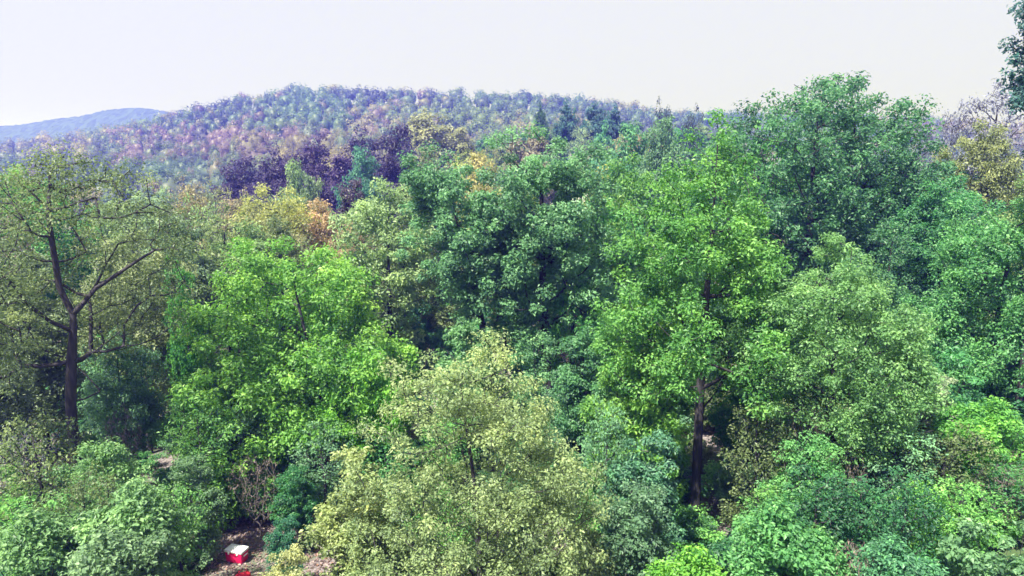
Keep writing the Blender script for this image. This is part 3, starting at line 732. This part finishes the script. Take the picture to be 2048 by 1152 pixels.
for D, px in sorted((rng.uniform(44, 80), rng.uniform(-80, 2130)) for _ in range(420)):
    x = P(px, 500, D)[0]; g = gz(x, D)
    if not free(x, D, 4.6): continue
    h = rng.uniform(2.0, 4.2); R = rng.uniform(1.9, 2.9); nm, c = SC[rng.randint(5)]
    c = tuple(np.array(c)*rng.uniform(.8, 1.25))
    add('shrub', SHR[rng.randint(4)], (x, D, g-.03), rng.uniform(0, 6.28), (R/1.5, R/1.5, h/2.2), c,
        '%s thicket shrub far under the trees %s' % (nm, place_words(px).replace('behind', 'below')), 'shrub', 'thicket shrubs between the farther trees', ('stem', 'foliage'))
    ns += 1
print('shrubs', ns)

# thin saplings that poke up through the thicket and break its outline
rng = np.random.RandomState(31); nsap = 0
for px, D in [(60, 23), (140, 20.5), (330, 21.5), (395, 26), (455, 27.5), (640, 26), (770, 27), (880, 28), (1215, 23.5), (1275, 21.5), (1520, 23),
              (1585, 20), (1650, 19.5), (1700, 21.5), (1745, 20), (1800, 22.5), (1835, 18.8), (1905, 22), (1950, 19.5), (1985, 25), (2035, 21.5), (1560, 26), (1890, 27), (20, 20)]:
    x = P(px, 800, D)[0]; g = gz(x, D); top = P(px, {True: 960, False: 830}[D < 22]+rng.uniform(-50, 40), D)[2]
    h = float(np.clip(top-g, 2.5, 7)); R = rng.uniform(.8, 1.25); nm, c = SC[rng.randint(5)]
    side = 'by the bottom edge' if D < 22 else 'in the undergrowth'
    add('sapling', SPARSE[nsap % 2], (x, D, g-.03), rng.uniform(0, 6.28), (R/2.4, R/2.4, h/12), tuple(np.array(c)*rng.uniform(.85, 1.3)),
        'thin %s sapling %s %s' % (nm, side, place_words(px).replace('behind', 'below')), 'sapling', 'thin saplings in the undergrowth')
    nsap += 1

# ------------------------------------------------------------------ leaf litter (uncountable)
rng = np.random.RandomState(5); n = 34000
D = np.r_[rng.uniform(17, 34, n//2), rng.uniform(15, 45, n//2)]
px = np.r_[rng.uniform(380, 700, n//4), rng.uniform(-60, 260, n//4), rng.uniform(-60, 2100, n//2)]
x = (px-1024)/F*D*1.05
C = np.c_[x, D, ground_z(x, D)+.03]
V, t = leaves(rng, C, np.full(n, .05), 1, .12, asp=.6, flat=.5, up=1.2)
cc = np.array([(.30, .20, .19), (.22, .15, .17), (.36, .28, .27), (.17, .12, .13), (.33, .2, .15)])[rng.randint(5, size=n)]
ob = bpy.data.objects.new('leaf_litter', quads_mesh('leaf_litter', V, n, t, cc, M_LEAFA)); COL.objects.link(ob)
ob['kind'] = 'stuff'; ob['label'] = 'brown and pinkish dead leaves covering the wood floor'; ob['category'] = 'leaf litter'

# ------------------------------------------------------------------ red cooler with a white lid, and a red bag in front of it
import bmesh
def rbox(name, size, loc, material, bev=.03, taper=1.0, parent=None, seg=3):
    bm = bmesh.new(); bmesh.ops.create_cube(bm, size=1)
    for v in bm.verts:
        k = taper if v.co.z < 0 else 1.0
        v.co = Vector((v.co.x*size[0]*k, v.co.y*size[1]*k, v.co.z*size[2]))
    bmesh.ops.bevel(bm, geom=bm.edges[:]+bm.verts[:], offset=bev, segments=seg, affect='EDGES', profile=.5)
    me = bpy.data.meshes.new(name); bm.to_mesh(me); bm.free(); me.materials.append(material)
    for q in me.polygons: q.use_smooth = True
    ob = bpy.data.objects.new(name, me); COL.objects.link(ob); ob.location = loc; ob.parent = parent; return ob
RED = simple('red_plastic', (.68, .012, .10), .35); WHITE = simple('white_plastic', (.85, .85, .86), .4); DRED = simple('red_cloth', (.62, .03, .05), .8, .2)
c = P(474, 1112, 24.2)
gx_, gy_ = c[0], 24.2; gg = gz(gx_, gy_)
ck = bpy.data.objects.new('cooler', None); COL.objects.link(ck); ck.location = (gx_, gy_, gg); ck.rotation_euler = (0, 0, math.radians(-16)); ck.scale = (.88, .88, .88)
ck['label'] = 'red cooler box with a white lid standing in the leaf litter'; ck['category'] = 'cooler'
body = rbox('body', (.80, .48, .44), (0, 0, .25), RED, .035, .92, ck)
lid = rbox('lid', (.84, .52, .12), (0, 0, .535), WHITE, .035, 1, ck)
rbox('lid_rim', (.62, .32, .03), (0, 0, .072), WHITE, .012, 1, lid, 2)
for s in (-1, 1):
    hd = rbox('handle', (.03, .26, .05), (s*.425, 0, .36), WHITE, .012, 1, ck, 2)
    rbox('latch', (.07, .025, .10), (s*.2, -.258, .46), WHITE, .008, 1, ck, 2)
    for q in (-1, 1): rbox('foot', (.08, .06, .05), (s*.27, q*.15, .02), WHITE, .01, 1, ck, 2)
c = P(486, 1150, 23.0); gg = gz(c[0], 23.0)
bg = bpy.data.objects.new('duffel_bag', None); COL.objects.link(bg); bg.location = (c[0], 23.0, gg); bg.rotation_euler = (0, 0, .5)
bg['label'] = 'small red cloth bag at the bottom edge below the cooler'; bg['category'] = 'bag'
rbox('bag_body', (.5, .26, .26), (0, 0, .14), DRED, .1, 1, bg, 4)
V, f = tube_path([(-.14, 0, .24), (-.12, 0, .36), (0, 0, .41), (.12, 0, .36), (.14, 0, .24)], [.014]*5, 6)
hs_ = bpy.data.objects.new('strap', quads_mesh('strap', V, 0, material=DRED, smooth=True, faces=f)); COL.objects.link(hs_); hs_.parent = bg

# ------------------------------------------------------------------ haze
bm = bmesh.new(); bmesh.ops.create_cube(bm, size=1)
zlo, zhi = float(min(Z.min(), GZ.min()))-1.5, float(GZ.max())+6
for v in bm.verts: v.co = Vector((v.co.x*9000, v.co.y*3900+1680, zlo if v.co.z < 0 else zhi))
me = bpy.data.meshes.new('haze'); bm.to_mesh(me); bm.free()
m, n, out = mat('haze_air'); pv = N(n, 'ShaderNodeVolumePrincipled')
pv.inputs['Color'].default_value = (.10, .115, 1.0, 1); pv.inputs['Absorption Color'].default_value = (1, 1, 1, 1)
pv.inputs['Density'].default_value = .0014; pv.inputs['Anisotropy'].default_value = .34
n.links.new(pv.outputs[0], out.inputs['Volume']); me.materials.append(m)
hz = bpy.data.objects.new('haze', me); COL.objects.link(hz); hz['kind'] = 'stuff'; hz['label'] = 'pale blue haze in the air over the valley'; hz['category'] = 'haze'
tri = 0
for q in {x.data for x in S.objects if x.type == 'MESH'}: tri += len(q.polygons)*2
print('objects', len(S.objects), 'unique tris', tri)
